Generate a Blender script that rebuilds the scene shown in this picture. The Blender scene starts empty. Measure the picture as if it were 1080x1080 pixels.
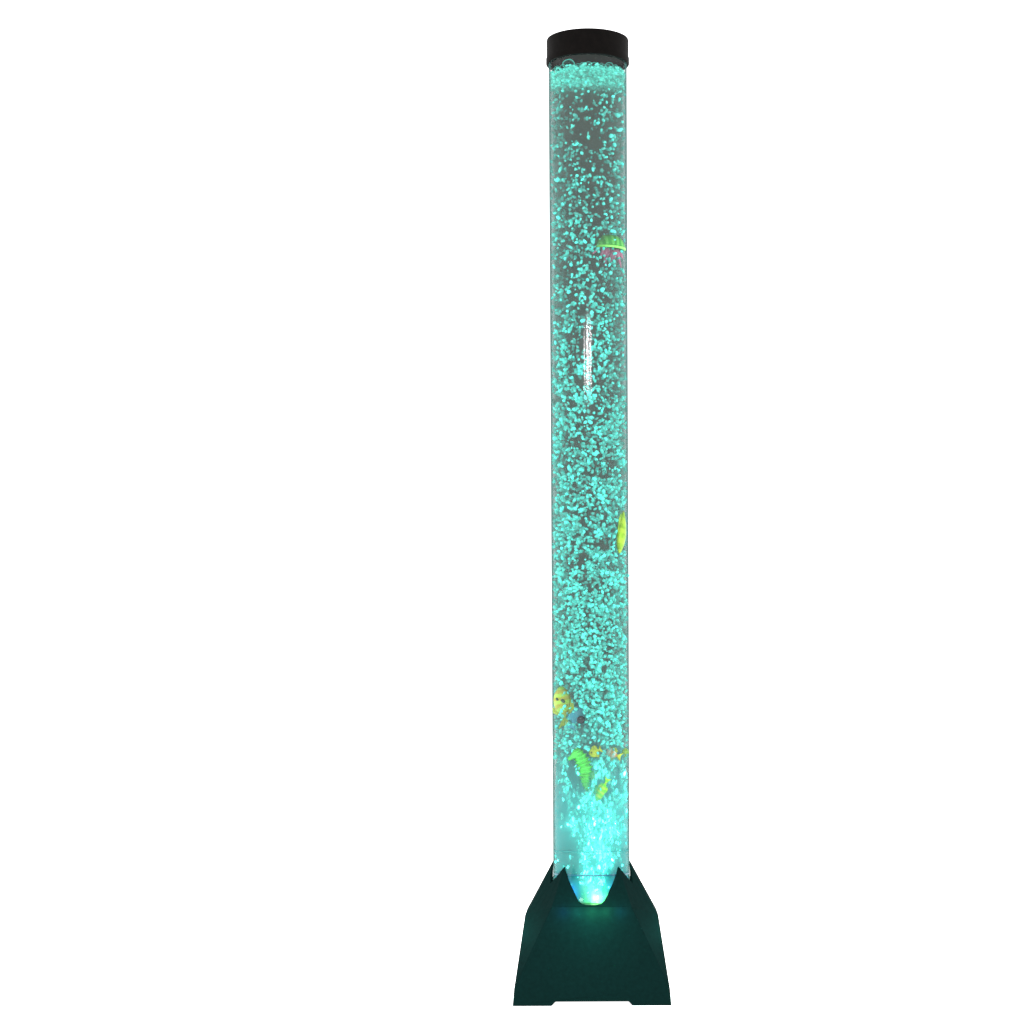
import bpy, bmesh, math, random
import numpy as np
from mathutils import Vector, Matrix, Euler, noise

random.seed(7); rng = np.random.default_rng(11)
S = bpy.context.scene
COL = S.collection
PI = math.pi

# ------------------------------------------------------------------ camera
D, H_CAM = 2.85, 0.34
PITCH, ROLL = math.radians(3.0), math.radians(-0.27)
S_AX = 850.0                       # photo pixels per metre on the lamp's axis near the floor
F = S_AX * D                       # focal length in photo pixels (1080 wide)
CX, BASE_Y = 624.4, 1051.0         # where the axis meets the floor in the photo

def cam_xy(x, y, z):
    """camera-plane coordinates before roll and shift"""
    dy, dz = y + D, z - H_CAM
    dep = dy * math.cos(PITCH) - dz * math.sin(PITCH)
    up = dy * math.sin(PITCH) + dz * math.cos(PITCH)
    return F * x / dep, -F * up / dep
_, v0 = cam_xy(0, 0, 0)
SX, SY = CX - 540.0, 0.0
# with roll the principal point matters: choose the shifts so the axis foot lands on (CX, BASE_Y)
def rollxy(u, v):
    c, s = math.cos(ROLL), math.sin(ROLL)
    return u * c - v * s, u * s + v * c
ur, vr = rollxy(0, v0)
PX, PY = CX - ur, BASE_Y - vr      # principal point in photo pixels

def W(px, py, y=0.0):
    """a photo point on the upright plane at depth y -> world x, z"""
    u, v = px - PX, py - PY
    c, s = math.cos(-ROLL), math.sin(-ROLL)
    u, v = u * c - v * s, u * s + v * c
    k = -v / F                     # up/dep
    dy = y + D
    sp, cp = math.sin(PITCH), math.cos(PITCH)
    dz = dy * (k * cp - sp) / (cp + k * sp)
    dep = dy * cp - dz * sp
    return u * dep / F, dz + H_CAM

cam = bpy.data.cameras.new('camera'); co = bpy.data.objects.new('camera', cam); COL.objects.link(co)
S.camera = co
co.location = (0, -D, H_CAM)
co.rotation_mode = 'QUATERNION'
fwd = Euler((PI / 2 - PITCH, 0, 0)).to_matrix()
co.rotation_quaternion = (fwd @ Matrix.Rotation(ROLL, 3, 'Z')).to_quaternion()
cam.sensor_width = 36; cam.lens = 36 * F / 1080
cam.shift_x = -(PX - 540) / 1080; cam.shift_y = (PY - 540) / 1080
cam.clip_start = 0.05; cam.clip_end = 300

# ------------------------------------------------------------------ materials
def nt(name):
    m = bpy.data.materials.new(name); m.use_nodes = True
    n = m.node_tree; n.nodes.clear()
    o = n.nodes.new('ShaderNodeOutputMaterial')
    return m, n, o
def princ(name, col, rough=0.5, spec=0.3, emis=None, es=0.0, bump=None, var=0.0, vscale=60, sss=0):
    m, n, o = nt(name)
    p = n.nodes.new('ShaderNodeBsdfPrincipled')
    p.inputs['Base Color'].default_value = (*col, 1); p.inputs['Roughness'].default_value = rough
    p.inputs['Specular IOR Level'].default_value = spec
    if emis:
        p.inputs['Emission Color'].default_value = (*emis, 1); p.inputs['Emission Strength'].default_value = es
    tc = n.nodes.new('ShaderNodeTexCoord')
    if var:
        t = n.nodes.new('ShaderNodeTexNoise'); t.inputs['Scale'].default_value = vscale; t.inputs['Detail'].default_value = 5
        n.links.new(tc.outputs['Object'], t.inputs['Vector'])
        r = n.nodes.new('ShaderNodeMapRange'); r.inputs['From Min'].default_value = .3; r.inputs['From Max'].default_value = .7
        r.inputs['To Min'].default_value = 1 - var; r.inputs['To Max'].default_value = 1 + var
        n.links.new(t.outputs['Fac'], r.inputs['Value'])
        x = n.nodes.new('ShaderNodeMix'); x.data_type = 'RGBA'; x.blend_type = 'MULTIPLY'; x.inputs['Factor'].default_value = 1
        x.inputs['A'].default_value = (*col, 1); n.links.new(r.outputs['Result'], x.inputs['B'])
        n.links.new(x.outputs['Result'], p.inputs['Base Color'])
    if bump:
        t = n.nodes.new('ShaderNodeTexNoise'); t.inputs['Scale'].default_value = bump[0]; t.inputs['Detail'].default_value = 3
        n.links.new(tc.outputs['Object'], t.inputs['Vector'])
        b = n.nodes.new('ShaderNodeBump'); b.inputs['Strength'].default_value = bump[1]; b.inputs['Distance'].default_value = bump[2]
        n.links.new(t.outputs['Fac'], b.inputs['Height']); n.links.new(b.outputs['Normal'], p.inputs['Normal'])
    n.links.new(p.outputs[0], o.inputs['Surface'])
    return m

ENV = 2.3
M_floor = princ('white_floor_added_glow', (.9, .9, .9), .8, .1, emis=(1, 1, 1), es=1.1)  # emission added to the plain white floor to wash out the contact shadow
M_cap = princ('cap_black_rubber', (.0016, .0012, .0010), .7, .035, bump=(900, .4, .0003), var=.35, vscale=140)
M_base = princ('base_glow_tinted_plastic', (.0012, .0084, .0077), .6, .012, bump=(700, .35, .0003), var=.12, vscale=220)  # teal lamp glow tinted into the dark plastic's colour

# clear acrylic tube
def acrylic():
    m, n, o = nt('clear_acrylic')
    tr = n.nodes.new('ShaderNodeBsdfTransparent'); tr.inputs['Color'].default_value = (.97, .985, .98, 1)
    gl = n.nodes.new('ShaderNodeBsdfGlossy'); gl.inputs['Roughness'].default_value = .06
    gl.inputs['Color'].default_value = (1, .98, .98, 1)
    tc = n.nodes.new('ShaderNodeTexCoord'); mp = n.nodes.new('ShaderNodeMapping'); mp.inputs['Scale'].default_value = (420, 420, 5)
    t = n.nodes.new('ShaderNodeTexNoise'); t.inputs['Scale'].default_value = 1; t.inputs['Detail'].default_value = 2
    n.links.new(tc.outputs['Object'], mp.inputs[0]); n.links.new(mp.outputs[0], t.inputs['Vector'])
    b = n.nodes.new('ShaderNodeBump'); b.inputs['Strength'].default_value = .5; b.inputs['Distance'].default_value = .00010
    n.links.new(t.outputs['Fac'], b.inputs['Height']); n.links.new(b.outputs[0], gl.inputs['Normal'])
    a = n.nodes.new('ShaderNodeMixShader'); a.inputs[0].default_value = .008
    n.links.new(tr.outputs[0], a.inputs[1]); n.links.new(gl.outputs[0], a.inputs[2])
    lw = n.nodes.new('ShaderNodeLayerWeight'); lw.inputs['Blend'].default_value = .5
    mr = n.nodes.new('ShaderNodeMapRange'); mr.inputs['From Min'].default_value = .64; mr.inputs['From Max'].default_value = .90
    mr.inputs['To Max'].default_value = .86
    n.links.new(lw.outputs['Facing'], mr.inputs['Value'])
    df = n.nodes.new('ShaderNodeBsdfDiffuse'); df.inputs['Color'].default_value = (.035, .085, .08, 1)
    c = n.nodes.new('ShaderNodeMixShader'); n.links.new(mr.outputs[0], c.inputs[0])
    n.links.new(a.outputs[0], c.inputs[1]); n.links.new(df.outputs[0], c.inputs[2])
    n.links.new(c.outputs[0], o.inputs['Surface'])
    return m
M_tube = acrylic()

def water():
    m, n, o = nt('lit_water')
    sc = n.nodes.new('ShaderNodeVolumeScatter'); sc.inputs['Color'].default_value = (.95, .9, .83, 1); sc.inputs['Density'].default_value = 14
    ab = n.nodes.new('ShaderNodeVolumeAbsorption'); ab.inputs['Color'].default_value = (.0, .20, .19, 1); ab.inputs['Density'].default_value = 64
    ad = n.nodes.new('ShaderNodeAddShader'); n.links.new(sc.outputs[0], ad.inputs[0]); n.links.new(ab.outputs[0], ad.inputs[1])
    n.links.new(ad.outputs[0], o.inputs['Volume'])
    return m
M_water = water()

def bubble_mat(name, col, es, base=(.02, .12, .10)):  # LED light caught by bubbles and foam is put in as emission
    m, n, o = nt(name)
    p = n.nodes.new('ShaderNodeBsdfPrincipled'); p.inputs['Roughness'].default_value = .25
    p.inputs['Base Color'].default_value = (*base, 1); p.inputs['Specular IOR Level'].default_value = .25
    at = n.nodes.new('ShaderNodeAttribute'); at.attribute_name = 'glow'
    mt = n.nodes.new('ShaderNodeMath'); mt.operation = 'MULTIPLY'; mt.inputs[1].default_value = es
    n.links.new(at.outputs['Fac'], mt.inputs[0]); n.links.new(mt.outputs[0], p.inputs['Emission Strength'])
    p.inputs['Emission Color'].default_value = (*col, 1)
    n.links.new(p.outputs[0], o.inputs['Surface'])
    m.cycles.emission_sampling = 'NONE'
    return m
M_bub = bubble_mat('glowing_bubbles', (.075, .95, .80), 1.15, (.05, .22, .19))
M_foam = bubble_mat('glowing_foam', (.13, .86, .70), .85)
def film():
    m, n, o = nt('bubble_film')
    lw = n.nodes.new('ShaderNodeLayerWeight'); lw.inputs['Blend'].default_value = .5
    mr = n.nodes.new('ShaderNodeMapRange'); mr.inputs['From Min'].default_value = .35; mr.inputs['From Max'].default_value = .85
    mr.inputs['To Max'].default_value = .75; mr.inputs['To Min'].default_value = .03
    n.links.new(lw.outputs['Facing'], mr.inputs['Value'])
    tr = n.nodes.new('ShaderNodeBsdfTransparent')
    e = n.nodes.new('ShaderNodeEmission'); e.inputs['Color'].default_value = (.15, .85, .70, 1); e.inputs['Strength'].default_value = .8  # bright rims of the clear bubbles put in as edge emission
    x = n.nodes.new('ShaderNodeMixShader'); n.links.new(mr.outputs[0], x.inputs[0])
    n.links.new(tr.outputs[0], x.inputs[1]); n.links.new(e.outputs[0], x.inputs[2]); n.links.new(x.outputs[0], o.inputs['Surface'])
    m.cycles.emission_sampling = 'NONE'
    return m
M_film = film()

# ------------------------------------------------------------------ mesh helpers
def link(name, me, mat, parent=None, smooth=False):
    o = bpy.data.objects.new(name, me); COL.objects.link(o)
    if mat: me.materials.append(mat)
    if smooth:
        me.polygons.foreach_set('use_smooth', [True] * len(me.polygons))
    if parent: o.parent = parent
    return o
def from_bm(name, bm, mat, parent=None, smooth=False):
    me = bpy.data.meshes.new(name); bmesh.ops.recalc_face_normals(bm, faces=bm.faces); bm.to_mesh(me); bm.free()
    return link(name, me, mat, parent, smooth)
def lathe(prof, n=96, closed=True, bm=None):
    """prof: (r,z) list walked round"""
    bm = bm or bmesh.new(); rings = []
    for r, z in prof:
        if r < 1e-6: rings.append([bm.verts.new((0, 0, z))])
        else: rings.append([bm.verts.new((r * math.cos(2 * PI * i / n), r * math.sin(2 * PI * i / n), z)) for i in range(n)])
    m = len(rings)
    for k in range(m if closed else m - 1):
        a, b = rings[k], rings[(k + 1) % m]
        for i in range(n):
            j = (i + 1) % n
            if len(a) == 1 and len(b) == 1: break
            if len(a) == 1: bm.faces.new((a[0], b[i], b[j]))
            elif len(b) == 1: bm.faces.new((a[i], a[j], b[0]))
            else: bm.faces.new((a[i], a[j], b[j], b[i]))
    return bm
def autosmooth(o, deg=35):
    me = o.data
    me.polygons.foreach_set('use_smooth', [True] * len(me.polygons))
    bm = bmesh.new(); bm.from_mesh(me)
    for e in bm.edges:
        if len(e.link_faces) == 2 and e.calc_face_angle(0) > math.radians(deg): e.smooth = False
    bm.to_mesh(me); bm.free()

# ------------------------------------------------------------------ the lamp
lamp = bpy.data.objects.new('bubble_lamp', None); COL.objects.link(lamp); lamp.empty_display_size = .1
lamp['label'] = 'tall glowing teal bubble tube lamp with black cap and flared dark base'
lamp['category'] = 'lamp'

R = 40.65 / S_AX                        # tube radius
z_cap_bot = W(620, 68.5)[1]; z_cap_top = W(620, 42.3)[1]
z_socket = W(623, 951)[1]
R_cap = 42.4 * (D / S_AX / D) * 0.965
# cap
rc = R + .0022
bm = lathe([(0, z_cap_top), (rc - .0014, z_cap_top), (rc - .0004, z_cap_top - .0004), (rc, z_cap_top - .0016),
            (rc, z_cap_bot + .008), (rc + .0007, z_cap_bot + .0068), (rc + .0007, z_cap_bot + .0008), (rc, z_cap_bot),
            (R - .003, z_cap_bot), (R - .003, z_cap_bot + .004), (0, z_cap_bot + .004)], closed=False, n=128)
cap = from_bm('cap', bm, M_cap, lamp); autosmooth(cap)
# tube
ri = R - .0010
bm = lathe([(R, z_socket), (R, z_cap_bot - .0005), (ri, z_cap_bot - .0005), (ri, z_socket)], n=160)
tube = from_bm('tube', bm, M_tube, lamp); autosmooth(tube)

z_water = W(620, 84)[1]
rw = ri - .0002
bm = lathe([(0, z_socket + .001), (rw, z_socket + .001), (rw, z_water), (0, z_water)], closed=False, n=96)
water_o = from_bm('water', bm, M_water, lamp)
def mist():  # added teal volume imitating LED glow in the lower water
    m, n, o = nt('painted_glow_volume')
    sc = n.nodes.new('ShaderNodeVolumeScatter'); sc.inputs['Color'].default_value = (.03, .82, .86, 1); sc.inputs['Density'].default_value = 85
    ab = n.nodes.new('ShaderNodeVolumeAbsorption'); ab.inputs['Color'].default_value = (0, .96, .98, 1); ab.inputs['Density'].default_value = 26
    ad = n.nodes.new('ShaderNodeAddShader'); n.links.new(sc.outputs[0], ad.inputs[0]); n.links.new(ab.outputs[0], ad.inputs[1])
    n.links.new(ad.outputs[0], o.inputs['Volume'])
    return m
zz = lambda py: W(623, py)[1]
bm = lathe([(0, z_socket + .0015), (rw - .0004, z_socket + .0015), (rw - .0004, zz(850)), (rw * .95, zz(815)), (rw * .86, zz(780)), (rw * .70, zz(730)), (rw * .5, zz(670)), (rw * .3, zz(600)), (0, zz(520))], closed=False, n=64)
glow_volume_o = from_bm('painted_glow_volume', bm, mist(), lamp); glow_volume_o['kind'] = 'stuff'

# ---- base: flared four-sided foot, chamfered corners, toothed collar
u = 1 / S_AX
def ring_pts(front_hw, front_d, side_hw, side_d, zf, zs):
    """eight corners, anticlockwise from front right"""
    return [Vector((front_hw, -front_d, zf)), Vector((side_d, -side_hw, zs)), Vector((side_d, side_hw, zs)), Vector((front_hw, front_d, zf)),
            Vector((-front_hw, front_d, zf)), Vector((-side_d, side_hw, zs)), Vector((-side_d, -side_hw, zs)), Vector((-front_hw, -front_d, zf))]
hk = 66 * u
zk_f = W(623, 956.5, -hk)[1]; zk_s = W(555, 961.8, 0)[1]
zk_s = min(zk_s, zk_f)
zt_f = W(623, 914.5, -R - .003)[1]; zt_s = W(584, 910, 0)[1]
zc = W(543, 1043, -79 * u)[1]
knee = ring_pts(41 * u, hk, 41 * u, 69.3 * u, zk_f, zk_s)
tipr = ring_pts(28.6 * u, R + .0028, 28.6 * u, R + .0008, zt_f, zt_s)
bot_hw = 81.4 * u
NOTCH = .0052
def base_mesh():
    bm = bmesh.new()
    th = .0032
    # --- lower body: from knee octagon to square corner at zc, down to notch level
    def lower(shrink, flip):
        kn = [p - Vector((math.copysign(min(shrink, abs(p.x)), p.x) if abs(p.x) > .06 else 0, math.copysign(shrink, p.y) if abs(p.y) > .06 else 0, 0)) for p in knee]
        hz = 79.9 * u - shrink; hb = bot_hw - shrink
        cor = [Vector((sx * hz, sy * hz, zc)) for sx, sy in ((1, -1), (1, 1), (-1, 1), (-1, -1))]
        return kn, cor, hb
    kn, cor, hb = lower(0, False)
    vk = [bm.verts.new(p) for p in kn]; vc = [bm.verts.new(p) for p in cor]
    # panel order: front edge knee[7]->knee[0]; right side knee[1]->knee[2]; back knee[3]->[4]; left [5]->[6]
    sides = [(7, 0, 3, 0), (1, 2, 0, 1), (3, 4, 1, 2), (5, 6, 2, 3)]
    for a, b, c0, c1 in sides:
        bm.faces.new((vk[a], vk[b], vc[c1], vc[c0]))
    for k, (a, b) in enumerate(((0, 1), (2, 3), (4, 5), (6, 7))):
        bm.faces.new((vk[a], vk[b], vc[k]))
    # lip with notch on each side
    dirs = [Vector((1, 0)), Vector((0, 1)), Vector((-1, 0)), Vector((0, -1))]
    outs = [Vector((0, -1)), Vector((1, 0)), Vector((0, 1)), Vector((-1, 0))]
    fb = [bm.verts.new((sx * hb, sy * hb, 0)) for sx, sy in ((1, -1), (1, 1), (-1, 1), (-1, -1))]
    under = {}
    for k in range(4):
        d, o_ = dirs[k], outs[k]
        c0, c1 = (k - 1) % 4, k
        def P(t, z):
            q = d * t + o_ * hb
            return bm.verts.new((q.x, q.y, z))
        a1, a2 = P(-41.5 * u, 0), P(-37.5 * u, NOTCH)
        b2, b1 = P(37.5 * u, NOTCH), P(41.5 * u, 0)
        bm.faces.new((vc[c0], vc[c1], fb[c1], b1, b2, a2, a1, fb[c0]))
        under[k] = (a1, a2, b2, b1)
    # underside: flat at the notch height, four corner feet
    for k in range(4):
        nx = (k + 1) % 4
        b1 = under[k][3]; b2 = under[k][2]; a1 = under[nx][0]; a2 = under[nx][1]
        c = fb[k]
        inn0 = bm.verts.new((math.copysign(41.5 * u, c.co.x), math.copysign(41.5 * u, c.co.y), 0))
        inn2 = bm.verts.new((math.copysign(37.5 * u, c.co.x), math.copysign(37.5 * u, c.co.y), NOTCH))
        bm.faces.new((b1, c, a1, inn0))
        bm.faces.new((b1, inn0, inn2, b2)); bm.faces.new((inn0, a1, a2, inn2))
        under[k] = (*under[k], inn2)
    # middle cross of the underside
    inn = [under[k][4] for k in range(4)]
    for k in range(4):
        a2, b2 = under[k][1], under[k][2]
        bm.faces.new((a2, b2, inn[k], inn[(k - 1) % 4]))
    bm.faces.new(inn)
    return bm
base = from_bm('base', base_mesh(), M_base, lamp)
bv = base.modifiers.new('bevel', 'BEVEL'); bv.width = .0009; bv.segments = 2; bv.limit_method = 'ANGLE'; bv.angle_limit = math.radians(12)
base.modifiers.new('wn', 'WEIGHTED_NORMAL')

def collar_mesh():
    """leaning panels above the knee, with a U cut in each face and a V notch at each corner; built as a thick sheet"""
    bm = bmesh.new(); th = .0026
    def strip(pts_bot, pts_top):
        n = len(pts_bot)
        ins = []
        def inner(p, dist):
            c = Vector((p.x, p.y, 0)); l = c.length
            q = p - c.normalized() * dist
            return q
        ob = [bm.verts.new(p) for p in pts_bot]; ot = [bm.verts.new(p) for p in pts_top]
        ib = [bm.verts.new(inner(p, th * 1.6)) for p in pts_bot]; it = [bm.verts.new(inner(p, th)) for p in pts_top]
        for i in range(n):
            j = (i + 1) % n
            bm.faces.new((ob[i], ob[j], ot[j], ot[i]))
            bm.faces.new((ib[j], ib[i], it[i], it[j]))
            bm.faces.new((ot[i], ot[j], it[j], it[i]))
            bm.faces.new((ob[j], ob[i], ib[i], ib[j]))
    B, T = [], []
    # profile of the U cut: fraction along the half width (1 = tip) -> height fraction (1 = tip level)
    ucut = [(0, .08), (.14, .085), (.26, .11), (.36, .18), (.45, .30), (.55, .44), (.66, .57), (.78, .72), (.9, .875), (1, 1)]
    prof = [(-a, h) for a, h in reversed(ucut[1:])] + ucut
    for k in range(4):
        kl, kr = knee[(2 * k - 1) % 8], knee[(2 * k) % 8]
        tl, tr = tipr[(2 * k - 1) % 8], tipr[(2 * k) % 8]
        for a, h in prof:
            s = (a + 1) / 2
            b = kl.lerp(kr, s); t = tl.lerp(tr, s)
            # slight droop of the crease in the middle
            b = b - Vector((0, 0, .0020 * (1 - a * a) * (k % 2 == 0)))
            B.append(b); T.append(b.lerp(t, h) if h < 1 else t)
        # corner: V notch
        kl2, tl2 = knee[(2 * k) % 8], tipr[(2 * k) % 8]; kr2, tr2 = knee[(2 * k + 1) % 8], tipr[(2 * k + 1) % 8]
        for s, h in ((.25, .80), (.5, .60), (.75, .80)):
            b = kl2.lerp(kr2, s); t = tl2.lerp(tr2, s)
            B.append(b); T.append(b.lerp(t, h))
    strip(B, T)
    return bm
collar = from_bm('collar', collar_mesh(), M_base, lamp)

# deck under the collar, closing the foot round the tube
zd = min(zk_f, zk_s) - .0045
bm = lathe([(R + .0008, zd), (R + .0008, zd - .003), (63 * u, zd - .003), (63 * u, zd)], n=64)
# ---- socket: translucent puck holding the leds, seen through the U cuts
M_puck = princ('frosted_socket', (.10, .34, .20), .35, .3)
M_noz = princ('nozzle_rubber', (.01, .05, .03), .5, .3)
bm.free()
bm = lathe([(0, z_socket + .002), (R - .006, z_socket + .002), (R - .004, z_socket), (R + .0028, z_socket), (R + .0028, z_socket - .004), (R - .001, z_socket - .006), (0, z_socket - .006)], closed=False, n=96)
sock = from_bm('socket', bm, M_puck, lamp); autosmooth(sock)
bm = lathe([(0, z_socket + .008), (.006, z_socket + .008), (.010, z_socket + .006), (.012, z_socket + .002), (0, z_socket + .002)], closed=False, n=40)
noz = from_bm('air_nozzle', bm, M_noz, sock); autosmooth(noz)
# LED lenses round the nozzle
def led_mat(name, c, e):
    m = princ(name, c, .3, .3, emis=c, es=e); m.cycles.emission_sampling = 'NONE'; return m
leds = [((.55, 1, .95), 6), ((.05, .25, 1), 3), ((.3, 1, .35), 4), ((.55, 1, .95), 6), ((.05, .25, 1), 3), ((.55, 1, .95), 6)]
for i, (c, e) in enumerate(leds):
    a = -PI / 2 - .55 + i * PI / 3
    bm = bmesh.new(); bmesh.ops.create_icosphere(bm, subdivisions=2, radius=.0026)
    l = from_bm('led', bm, led_mat('led_%d' % i, c, e), sock, True)
    l.location = (.024 * math.cos(a), .024 * math.sin(a), z_socket + .004)
# joint ring in the tube, the faint line above the collar
zr = W(623, 896.5)[1]
M_ring = princ('ring_clear_edge', (.04, .24, .24), .5, .0, emis=(.1, .8, .75), es=.0)
bm = lathe([(ri + .0001, zr - .0004), (ri + .0001, zr + .0004), (ri - .0012, zr + .0004), (ri - .0012, zr - .0004)], n=128)
from_bm('joint_ring', bm, M_ring, lamp, True)
zr2 = W(623, 921)[1]
bm = lathe([(ri + .0001, zr2 - .001), (ri + .0001, zr2 + .001), (ri - .003, zr2 + .001), (ri - .003, zr2 - .001)], n=128)
from_bm('joint_ring', bm, princ('ring_dark', (.02, .14, .2), .3, .4), lamp, True)

# ------------------------------------------------------------------ bubbles
def proto_blobs(n, sub=1, amp=.5):
    out = []
    for k in range(n):
        bm = bmesh.new(); bmesh.ops.create_icosphere(bm, subdivisions=sub, radius=1)
        off = Vector((k * 7.3, k * 3.1, k))
        for v in bm.verts:
            d = 1 + amp * noise.noise(v.co * 1.3 + off)
            v.co = v.co * d
            v.co.x += .5 * amp * (v.co.z ** 2 - .4) * (1 if k % 2 else -.5)
        vs = np.array([v.co[:] for v in bm.verts]); fs = np.array([[v.index for v in f.verts] for f in bm.faces])
        out.append((vs, fs)); bm.free()
    return out
def rand_rot(n):
    q = rng.normal(size=(n, 4)); q /= np.linalg.norm(q, axis=1)[:, None]
    w, x, y, z = q.T
    return np.stack([np.stack([1 - 2 * (y * y + z * z), 2 * (x * y - z * w), 2 * (x * z + y * w)], 1),
                     np.stack([2 * (x * y + z * w), 1 - 2 * (x * x + z * z), 2 * (y * z - x * w)], 1),
                     np.stack([2 * (x * z - y * w), 2 * (y * z + x * w), 1 - 2 * (x * x + y * y)], 1)], 1)
def blob_mesh(name, pos, scl, rot, glow, mat, parent, protos):
    """pos (n,3), scl (n,3), rot (n,3,3)"""
    n = len(pos); V, Fc, G = [], [], []; base_i = 0
    pid = rng.integers(0, len(protos), n)
    for k, (vs, fs) in enumerate(protos):
        idx = np.where(pid == k)[0]
        if len(idx) == 0: continue
        v = vs[None] * scl[idx][:, None, :]
        v = np.einsum('nij,nvj->nvi', rot[idx], v) + pos[idx][:, None, :]
        nv = len(vs)
        f = fs[None] + (np.arange(len(idx)) * nv)[:, None, None] + base_i
        V.append(v.reshape(-1, 3)); Fc.append(f.reshape(-1, 3)); G.append(np.repeat(glow[idx], nv)); base_i += nv * len(idx)
    V = np.concatenate(V); Fc = np.concatenate(Fc); G = np.concatenate(G)
    me = bpy.data.meshes.new(name)
    me.vertices.add(len(V)); me.vertices.foreach_set('co', V.astype(np.float32).ravel())
    me.loops.add(len(Fc) * 3); me.loops.foreach_set('vertex_index', Fc.astype(np.int32).ravel())
    me.polygons.add(len(Fc)); me.polygons.foreach_set('loop_start', np.arange(0, len(Fc) * 3, 3, dtype=np.int32))
    me.update(calc_edges=True)
    at = me.attributes.new('glow', 'FLOAT', 'POINT'); at.data.foreach_set('value', G.astype(np.float32))
    return link(name, me, mat, parent, True)
PR = proto_blobs(20)

z_top = W(620, 92)[1]; z_mid = W(622, 800)[1]; z_plume = W(623, 947)[1]
# toys keep-out list: (x, z, half x, half z, y)
def B(px, py, y):
    x, z = W(px, py, y); return Vector((x, y, z))
KEEP = []
def keep(px, py, hw, hh, frac=.9): KEEP.append((*W(px, py, -.035), hw * u, hh * u, frac))
keep(646, 257, 17, 9, .1); keep(645, 273, 17, 8, .2)
keep(656.5, 556, 5, 22, .97); keep(592, 744, 12, 22, .5); keep(609, 757, 9, 14, .75)
keep(612, 812, 13, 24, .9); keep(636, 833, 9, 13, .85); keep(628, 793, 7, 8, .9); keep(648, 794, 9, 9, .8); keep(660, 793, 4, 6, .95)

P, SC, GL, ST = [], [], [], []
rb = rw - .0012
N = 10200; NP = 3300
cnt = 0
while cnt < N + NP:
    z = random.uniform(z_mid, z_top) if cnt < N else z_plume + (z_mid - z_plume) * random.random() ** .8
    t = (z - z_mid) / (z_top - z_mid)
    a = random.uniform(0, 2 * PI); r = rb * math.sqrt(random.uniform(.05 if t < 0 else .42, 1))
    x, y = r * math.cos(a), r * math.sin(a)
    if (y > rb * .2 or (y > -rb * .35 and random.random() < .4)) and abs(x) < rb * .72: continue
    if y > rb * .55: continue                        # the far side is mostly lost in the water; thin it
    if t > 0:
        # density: sparse near the top, thick in the lower half, with clumps and gaps
        dens = .30 + .70 * min(1, max(0, (.97 - t) / .75)) ** 1.2
        if noise.noise(Vector((x * 55, y * 55, z * 55))) < -.16 - .1 * dens and random.random() < .7: continue
        if random.random() > dens: continue
        sz = (random.gauss(1.6, .38)) * u * (1 + .05 * (1 - t))
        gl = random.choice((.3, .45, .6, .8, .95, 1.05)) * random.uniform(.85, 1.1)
        if t > .6: gl *= 1 - .75 * (t - .6) * random.uniform(.2, 1.4)  # dimming away from the LEDs put into the glow value
        zz = 1.0 + random.random() * .8
    else:
        s = (z - z_plume) / (z_mid - z_plume)        # 0 at the nozzle, 1 where the plume fills the tube
        pr = rb * min(1.05, .22 + .95 * s ** 1.0)
        cx = (.003 + .008 * math.sin(s * 2.6)) * (1 - .35 * s)
        rr = math.hypot(x - cx, y + .029 * (1 - s) ** .5)
        lim = pr * (1 + .25 * noise.noise(Vector((a * 1.5, z * 40, 3))))
        if noise.noise(Vector((x * 70, y * 70, z * 45))) < -.12: continue
        if rr > lim and random.random() > .045: continue
        sz = abs(random.gauss(1.15, .42)) * u * (1.0 if s > .3 else .9)
        gl = random.uniform(.2, 1.3) * (1 + 1.0 * (1 - s)) * (random.uniform(4, 14) if random.random() < .05 + .30 * max(0, 1 - s * 1.4) else 1)  # LED brightness and white glints near the nozzle put into the glow value
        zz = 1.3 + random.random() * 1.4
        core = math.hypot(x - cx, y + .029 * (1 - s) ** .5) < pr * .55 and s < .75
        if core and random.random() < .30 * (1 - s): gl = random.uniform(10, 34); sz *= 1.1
        if s < .28: y = min(y, -.022)
    sz = max(sz, .55 * u)
    if y < -.012:
        skip = False
        for kx, kz, hw, hh, fr in KEEP:
            if ((x - kx) / hw) ** 2 + ((z - kz) / hh) ** 2 < 1.0 and random.random() < fr: skip = True; break
        if skip: continue
    P.append((x, y, z)); SC.append((sz * .82, sz * .82, sz * zz * .82)); GL.append(gl); ST.append(t < 0); cnt += 1
P = np.array(P); SC = np.array(SC); GL = np.array(GL); ST = np.array(ST)
rot = rand_rot(len(P))
# plume bubbles are drawn out along their rise
up = np.array([np.array(Euler((random.gauss(0, .3), random.gauss(0, .3), 0)).to_matrix()) for _ in range(len(P))])
rot[ST] = up[ST]
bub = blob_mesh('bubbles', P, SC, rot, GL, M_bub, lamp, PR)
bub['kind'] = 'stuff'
bub['label'] = 'cloud of small glowing turquoise bubbles rising inside the tube'

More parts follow.
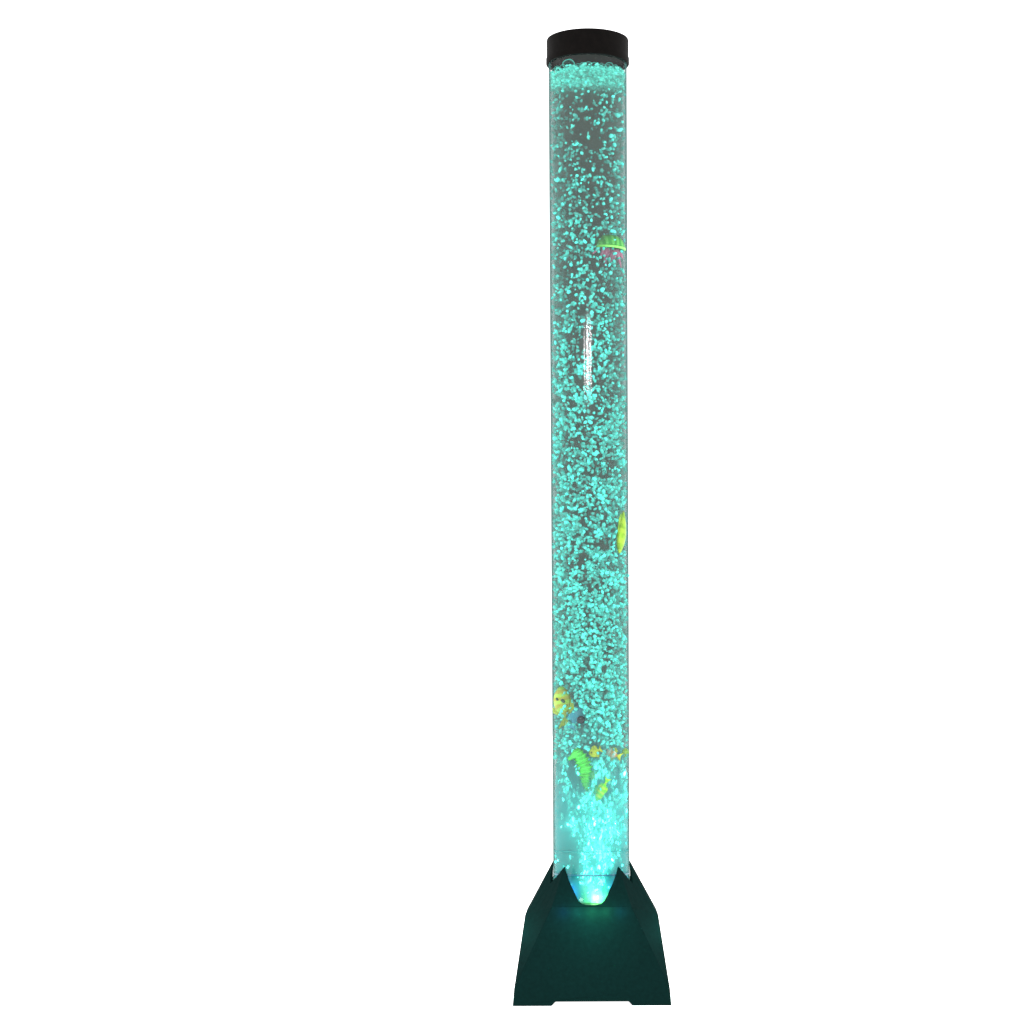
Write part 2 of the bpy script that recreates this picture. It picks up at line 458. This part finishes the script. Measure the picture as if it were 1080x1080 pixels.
# ------------------------------------------------------------------ foam head
FP, FS, FG = [], [], []
zf_top = W(620, 80)[1]; zf_bot = W(620, 95)[1]
for k in range(4200):
    a = random.uniform(0, 2 * PI); r = (rw - .0012) * math.sqrt(random.uniform(.0, 1))
    x, y = r * math.cos(a), r * math.sin(a)
    nz = noise.noise(Vector((x * 60, y * 60, 5)))
    lo = zf_bot + .0015 * nz - .006 * (1 - (x / rw) ** 2)
    z = random.uniform(lo, zf_top + .002 * nz + (.0023 if r > rw * .92 else 0))
    s = random.uniform(.7, 1.9) * u
    FP.append((x, y, z)); FS.append((s * 1.25, s * 1.25, s * .7)); FG.append(random.choice((.55, .7, .8, .9, 1.15)))
FP = np.array(FP); FS = np.array(FS)
rt = np.array([np.array(Euler((random.gauss(0, .35), random.gauss(0, .35), random.uniform(0, 6))).to_matrix()) for _ in range(len(FP))])
foam = blob_mesh('foam', FP, FS, rt, np.array(FG), M_foam, lamp, PR)
foam['kind'] = 'stuff'; foam['label'] = 'pale turquoise froth floating on the water under the cap'
# clear big bubbles along the rim of the foam
FP, FS = [], []
big = [(-26, 3.2), (-20, 6.4), (-10, 2.4), (-5, 3.0), (1, 3.4), (7, 3.0), (12, 2.0), (23, 4.2), (29, 3.4), (33, 3.0), (-32, 3.4), (-35, 2.6), (17, 2.2), (36, 2.4), (-14, 2.0)]
for ox, s in big:
    x = ox * u * .97; y = -math.sqrt(max(0, (rw - .002) ** 2 - x * x)) * .93
    FP.append((x, y, zf_top + s * .55 * u)); FS.append((s * u, s * u * .9, s * u * .78))
for k in range(420):
    a = random.uniform(0, 2 * PI); r = (rw - .003) * math.sqrt(random.uniform(.55, 1)); s = random.uniform(1.0, 2.4)
    FP.append((r * math.cos(a), r * math.sin(a), zf_top + random.uniform(-9, 2.0) * u)); FS.append((s * u, s * u, s * u * .8))
film_o = blob_mesh('foam_bubbles', np.array(FP), np.array(FS), np.array([np.eye(3)] * len(FP)), np.ones(len(FP)), M_film, lamp, proto_blobs(4, 3, .08))
film_o['kind'] = 'stuff'; film_o['label'] = 'larger clear bubbles along the top of the froth'

# ------------------------------------------------------------------ toys in the water
def tmat(name, c, em=.0, rough=.4, v=.25, band=None, bscale=60, axis='X'):
    m = princ(name, c, rough, .3, var=v, vscale=160)
    if band:
        n = m.node_tree; p = [q for q in n.nodes if q.type == 'BSDF_PRINCIPLED'][0]; src = p.inputs['Base Color'].links[0].from_socket
        w_n = n.nodes.new('ShaderNodeTexWave'); w_n.bands_direction = axis; w_n.inputs['Scale'].default_value = bscale; w_n.inputs['Distortion'].default_value = 2.5
        w_n.inputs['Detail Scale'].default_value = 2
        tc = n.nodes.new('ShaderNodeTexCoord'); n.links.new(tc.outputs['Object'], w_n.inputs['Vector'])
        rp = n.nodes.new('ShaderNodeMapRange'); rp.inputs['From Min'].default_value = .45; rp.inputs['From Max'].default_value = .65
        n.links.new(w_n.outputs['Fac'], rp.inputs['Value'])
        x = n.nodes.new('ShaderNodeMix'); x.data_type = 'RGBA'; n.links.new(rp.outputs[0], x.inputs['Factor'])
        n.links.new(src, x.inputs['A']); x.inputs['B'].default_value = (*band, 1); n.links.new(x.outputs['Result'], p.inputs['Base Color'])
    return m
def thing(name, label, cat, loc, rot=(0, 0, 0), group='plastic sea animals in the tube'):
    o = bpy.data.objects.new(name, None); COL.objects.link(o); o.location = loc; o.rotation_euler = rot
    o.empty_display_size = .01
    o['label'] = label; o['category'] = cat
    if group: o['group'] = group
    return o
def plate(pts, th):
    """solid outlined in x,z, thickness th in y, thinner at the outline"""
    bm = bmesh.new(); n = len(pts)
    cx = sum(p[0] for p in pts) / n; cz = sum(p[1] for p in pts) / n
    e0 = [bm.verts.new((x, -th * .25, z)) for x, z in pts]; e1 = [bm.verts.new((x, th * .25, z)) for x, z in pts]
    i0 = [bm.verts.new((cx + (x - cx) * .6, -th, cz + (z - cz) * .6)) for x, z in pts]; i1 = [bm.verts.new((cx + (x - cx) * .6, th, cz + (z - cz) * .6)) for x, z in pts]
    for i in range(n):
        j = (i + 1) % n
        bm.faces.new((e0[i], e0[j], i0[j], i0[i])); bm.faces.new((e1[j], e1[i], i1[i], i1[j])); bm.faces.new((e0[j], e0[i], e1[i], e1[j]))
    bm.faces.new(i0); bm.faces.new(list(reversed(i1)))
    return bm
def tube_curve(pts, rads, n=8, ribs=0, rib_amp=0, flat=.7):
    bm = bmesh.new(); rings = []
    m = len(pts)
    for i in range(m):
        p = Vector(pts[i]); d = (Vector(pts[min(i + 1, m - 1)]) - Vector(pts[max(i - 1, 0)])).normalized()
        side = Vector((0, 1, 0)); nrm = d.cross(side).normalized()
        rings.append([bm.verts.new(p + nrm * rads[i] * math.cos(2 * PI * k / n) + side * rads[i] * flat * math.sin(2 * PI * k / n)) for k in range(n)])
    for a, b in zip(rings, rings[1:]):
        for k in range(n): bm.faces.new((a[k], a[(k + 1) % n], b[(k + 1) % n], b[k]))
    bm.faces.new(rings[0]); bm.faces.new(list(reversed(rings[-1])))
    return bm
def smooth_path(ctrl, radc, n):
    P_, R_ = [], []
    m = len(ctrl) - 1
    for i in range(n):
        t = i / (n - 1) * m; k = min(int(t), m - 1); f = t - k
        p0, p1, p2, p3 = (Vector(ctrl[max(k - 1, 0)]), Vector(ctrl[k]), Vector(ctrl[k + 1]), Vector(ctrl[min(k + 2, m)]))
        P_.append(.5 * ((2 * p1) + (-p0 + p2) * f + (2 * p0 - 5 * p1 + 4 * p2 - p3) * f * f + (-p0 + 3 * p1 - 3 * p2 + p3) * f ** 3))
        R_.append(radc[k] * (1 - f) + radc[k + 1] * f)
    return P_, R_

GR = (.012, .17, .02); YL = (.20, .29, .02); PK = (.80, .20, .36)
# jellyfish
jl = thing('toy_jellyfish', 'green domed plastic jellyfish with pink tentacles high in the tube', 'toy jellyfish', B(644, 261, -.0235), (0, 0, math.radians(36)))
w_ = 17.5 * u; bm = bmesh.new()
rings = []
for k in range(7):
    t = k / 6; rr = w_ * math.sin(t * PI / 2) ** .8; zz = 13 * u * math.cos(t * PI / 2)
    rings.append([(rr * math.cos(2 * PI * i / 28), rr * .55 * math.sin(2 * PI * i / 28), zz) for i in range(28)])
vr_ = [[bm.verts.new(p) for p in r_] for r_ in rings[1:]]; topv = bm.verts.new((0, 0, 13 * u))
for i in range(28): bm.faces.new((topv, vr_[0][i], vr_[0][(i + 1) % 28]))
for a, b in zip(vr_, vr_[1:]):
    for i in range(28): bm.faces.new((a[i], b[i], b[(i + 1) % 28], a[(i + 1) % 28]))
bm.faces.new(vr_[-1])
from_bm('bell', bm, tmat('jelly_green', GR, band=(.06, .30, .05), bscale=40), jl, True)
bm = lathe([(w_ * .86, 0), (w_ * 1.02, .4 * u), (w_ * 1.02, -1.6 * u), (w_ * .86, -1.8 * u)], n=32)
for v in bm.verts: v.co.y *= .57
from_bm('rim', bm, tmat('jelly_rim', (.18, .62, .10)), jl, True)
mp_ = tmat('jelly_pink', PK)
for (x0, dx, L, r0) in ((-10, -2, 12, 1.6), (-8, 1.5, 20, 1.9), (-5, 1, 11, 2.6), (1, -1, 18, 2.4), (4, 0, 13, 3.0), (8, 2, 14, 2.6), (7, 5, 19, 1.6), (11, 3, 9, 1.8)):
    p_, r_ = smooth_path([(x0 * u, 0, -1 * u), ((x0 + dx * .3) * u, -.001, -L * .4 * u), ((x0 + dx) * u, 0, -L * .75 * u), ((x0 + dx * 1.4) * u, .001, -L * u)], [r0 * u, r0 * 1.1 * u, r0 * .8 * u, r0 * .35 * u], 12)
    from_bm('tentacle', tube_curve(p_, r_), mp_, jl, True)
for ctrl in ([(-14, -1), (-19, -6), (-23, -9)], [(10, -2), (15, -7), (19, -9)]):
    p_, r_ = smooth_path([(a * u * (1 if a < 0 else .86), 0, b * u) for a, b in ctrl], [.9 * u, .8 * u, .5 * u], 8)
    from_bm('tentacle', tube_curve(p_, r_), mp_, jl, True)

def fish(name, label, loc, L, Hh, mat_body, mat_fin, rot, spots=None, th=.22, eye=True, tail_on=True):
    """nose towards -x, length L, height Hh (metres)"""
    t = thing(name, label, 'toy fish', loc, rot)
    n = 22; prof = []
    bm = bmesh.new(); rr = []
    for i in range(n):
        s = i / (n - 1); hgt = Hh / 2 * (math.sin(PI * min(1, s * .93 + .03)) ** .75) * (1 - .35 * s) * 1.15
        x = -L / 2 + s * L * .8
        rr.append([bm.verts.new((x, hgt * th * 1.6 * math.sin(2 * PI * k / 14), hgt * math.cos(2 * PI * k / 14))) for k in range(14)])
    for a, b in zip(rr, rr[1:]):
        for k in range(14): bm.faces.new((a[k], a[(k + 1) % 14], b[(k + 1) % 14], b[k]))
    bm.faces.new(rr[0]); bm.faces.new(list(reversed(rr[-1])))
    from_bm('body', bm, mat_body, t, True)
    tail = plate([(L * .27, Hh * .07), (L * .38, Hh * .20), (L * .53, Hh * .40), (L * .47, Hh * .1), (L * .48, -Hh * .1), (L * .53, -Hh * .38), (L * .38, -Hh * .2), (L * .27, -Hh * .07)], .0005)
    if tail_on: from_bm('tail', tail, mat_fin, t)
    else: tail.free()
    from_bm('fin', plate([(-L * .22, Hh * .38), (-L * .08, Hh * .60), (L * .12, Hh * .62), (L * .26, Hh * .38), (L * .2, Hh * .2), (0, Hh * .3)], .0005), mat_fin, t)
    from_bm('fin', plate([(-L * .12, -Hh * .38), (0, -Hh * .60), (L * .12, -Hh * .58), (L * .2, -Hh * .3), (0, -Hh * .3)], .0005), mat_fin, t)
    if eye:
        for sy in (-1, 1):
            bm = bmesh.new(); bmesh.ops.create_icosphere(bm, subdivisions=2, radius=eye if isinstance(eye, float) else Hh * .07)
            e = from_bm('eye', bm, princ(name + '_eye', (.003, .012, .014), .2, .4), t, True); e.location = (-L * .30, sy * Hh * th * .62, Hh * .10)
    if spots:
        for (sx_, sz_, r_) in spots:
            for sy in (-1, 1):
                bm = bmesh.new(); bmesh.ops.create_icosphere(bm, subdivisions=2, radius=r_)
                e = from_bm('spot', bm, princ(name + '_spot', (.01, .04, .02), .4, .3), t, True); e.scale = (.6, .35, 1); e.location = (sx_, sy * Hh * th * .72, sz_); e.rotation_euler = (0, .6, 0)
    return t
my = tmat('fish_yellow', (.30, .38, .02)); myo = tmat('fish_yellow_olive', (.27, .27, .015), band=(.24, .44, .04), bscale=34); myg = tmat('fish_yellow_green', (.14, .29, .012), v=.4, band=(.20, .33, .02), bscale=24); mor = tmat('fish_orange', (.52, .27, .08), band=(.55, .62, .5), bscale=48); mbl = tmat('fish_blue', (.02, .26, .34)); mbl2 = tmat('fish_blue_fin', (.03, .30, .38))
mgr = tmat('fish_green', (.09, .48, .02), band=(.25, .50, .03), bscale=50); mwh = tmat('fish_white', (.4, .5, .45))

fish('toy_fish', 'slim yellow-green plastic fish standing upright against the right wall of the tube', B(656.0, 556, -.0215), 56 * u, 14 * u, myg, myg, (0, math.radians(-77), math.radians(62)), th=.42, eye=False, tail_on=False)
fish('toy_fish', 'broad yellow plastic fish with dark markings at the left wall of the tube', B(593.6, 745, -.0215), 42 * u, 26 * u, myo, my, (0, math.radians(82), math.radians(-44)),
     spots=[(-8 * u, -3 * u, 2.6 * u), (-5 * u, 5 * u, 3.2 * u)], eye=False)
fish('toy_fish', 'blue plastic fish with a big round black eye beside the yellow fish', B(608, 757, -.034), 26 * u, 15 * u, mbl, mbl2, (0, math.radians(115), 0), eye=False)
bf = [o for o in COL.objects if o.name.startswith('toy_fish') and not o.parent][-1]
for sy in (-1,1):
    bm = bmesh.new(); bmesh.ops.create_icosphere(bm, subdivisions=3, radius=4.2 * u)
    e = from_bm('eye', bm, princ('blue_fish_eye', (.002, .010, .012), .15, .4), bf, True); e.scale = (1, .5, 1)
    e.location = Matrix.Rotation(-math.radians(115), 3, 'Y') @ Vector((4.6 * u, sy * 10 * u, -2.2 * u))
fish('toy_fish', 'tiny yellow plastic fish right of the seahorse head', B(628, 793, -.041), 14 * u, 11 * u, my, my, (0, math.radians(-25), 0), eye=.001)
fish('toy_fish', 'orange and yellow plastic fish between the tiny yellow fish and the right wall', B(645, 795, -.029), 21 * u, 12 * u, mor, my, (0, math.radians(20), 0), eye=.001)
fish('toy_fish', 'tiny lime green plastic fish tucked against the right wall beside the orange fish', B(659.5, 793.5, -.0125), 9 * u, 9 * u, myg, myg, (0, math.radians(80), math.radians(40)), eye=False)
fish('toy_fish', 'narrow green plastic fish tilted steeply below and right of the seahorse', B(635, 833, -.0405), 27 * u, 9 * u, mgr, mgr, (0, math.radians(-62), 0), th=.3, eye=False)

# seahorse
sh = thing('toy_seahorse', 'green ribbed plastic seahorse with curled tail in the lower tube', 'toy seahorse', B(613, 814, -.0395))
q = lambda px, py: ((px - 613) * u, 0, (814 - py) * u)
ctrl = [q(608, 793), q(613, 800), q(617, 810), q(617.5, 820), q(618, 828), q(622, 834.5), q(627, 835), q(628, 829), q(624.5, 827)]
p_, r_ = smooth_path(ctrl, [4.5 * u, 6.6 * u, 7.2 * u, 5.6 * u, 3.6 * u, 2.2 * u, 1.7 * u, 1.3 * u, .9 * u], 220)
r_ = [r * (1 + .20 * max(-.6, math.sin(i * .60))) for i, r in enumerate(r_)]
from_bm('body', tube_curve(p_, r_, 14), tmat('seahorse_green', (.05, .42, .06), v=.35), sh, True)
p_, r_ = smooth_path([q(612, 796), q(608, 796), q(603, 799), q(599.5, 801)], [5.5 * u, 5.5 * u, 2.4 * u, 1.8 * u], 20)
from_bm('head', tube_curve(p_, r_, 12), tmat('seahorse_head', (.04, .30, .05)), sh, True)
from_bm('crest', plate([((604 - 613) * u, 22 * u), ((609 - 613) * u, 25 * u), ((615 - 613) * u, 22 * u), ((612 - 613) * u, 17 * u)], .0007), tmat('seahorse_crest', (.03, .34, .04)), sh)
from_bm('fin', plate([(8 * u, 2 * u), (16.5 * u, -.5 * u), (16 * u, -6 * u), (11 * u, -9 * u), (7 * u, -4 * u)], .0007), tmat('seahorse_fin', (.12, .55, .12)), sh)

# ------------------------------------------------------------------ setting
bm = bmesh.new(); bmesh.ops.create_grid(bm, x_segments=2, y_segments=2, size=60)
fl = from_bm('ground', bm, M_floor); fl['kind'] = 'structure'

w = bpy.data.worlds.new('World'); S.world = w; w.use_nodes = True
bg = w.node_tree.nodes['Background']; bg.inputs[0].default_value = (1, 1, 1, 1); bg.inputs[1].default_value = ENV

def light(name, kind, loc, e, col, **kw):
    l = bpy.data.lights.new(name, kind); l.energy = e; l.color = col
    for k, v in kw.items(): setattr(l, k, v)
    o = bpy.data.objects.new(name, l); COL.objects.link(o); o.location = loc
    return o
# the LEDs under the water
light('led_light', 'POINT', (0, -.018, z_socket + .016), .5, (.35, 1, .85), shadow_soft_size=.006)
light('led_light', 'POINT', (-.028, -.020, z_socket + .012), .25, (.02, .25, 1), shadow_soft_size=.004)
light('led_light', 'POINT', (.029, -.018, z_socket + .014), .2, (.02, .3, 1), shadow_soft_size=.004)
light('led_light', 'POINT', (.006, -.036, z_socket + .007), .25, (.35, 1, .25), shadow_soft_size=.004)
# added point lights just outside the foot imitate light leaking under the collar
for x_, c_, e_ in ((-.034, (.03, .25, .9), .012), (-.017, (.1, .8, .7), .016), (0, (.2, 1, .5), .026), (.017, (.2, 1, .5), .02), (.034, (.03, .45, .8), .012)):
    light('led_light', 'POINT', (x_, -hk - .010, zk_f - .0045), e_ * 1.5, c_, shadow_soft_size=.003)
for sx_, sy_, e_ in ((-1, 0, .24), (1, 0, .24), (0, 1, .2)):  # added fill points beside and behind the foot, no LED sits there
    light('led_light', 'POINT', (sx_ * (hk + .05), sy_ * (hk + .045) - .035 * abs(sx_), zk_f - .012), e_, (.10, 1, .85), shadow_soft_size=.006)
light('led_light', 'POINT', (0, -hk - .045, zk_f - .012), .20, (.08, 1, .85), shadow_soft_size=.006)  # added wide fill in front of the foot
# wide lamp in the room above the photographer: the streak mirrored in the tube
for x_, w_l, e_ in ((-.62, .22, 4.5), (-.22, .34, 11), (.22, .26, 6)):
    st = light('room_lamp', 'AREA', (x_, -2.6, 1.19), e_, (1, .92, .95), shape='RECTANGLE', size=w_l, size_y=.14)
    st.rotation_euler = (math.radians(80), 0, 0)

S.view_settings.view_transform = 'Standard'; S.view_settings.look = 'None'; S.view_settings.gamma = 1; S.view_settings.exposure = 0
S.cycles.max_bounces = 12; S.cycles.transparent_max_bounces = 40; S.cycles.volume_bounces = 1
S.cycles.use_denoising = True
S.cycles.pixel_filter_type = 'BLACKMAN_HARRIS'; S.cycles.filter_width = 1.5
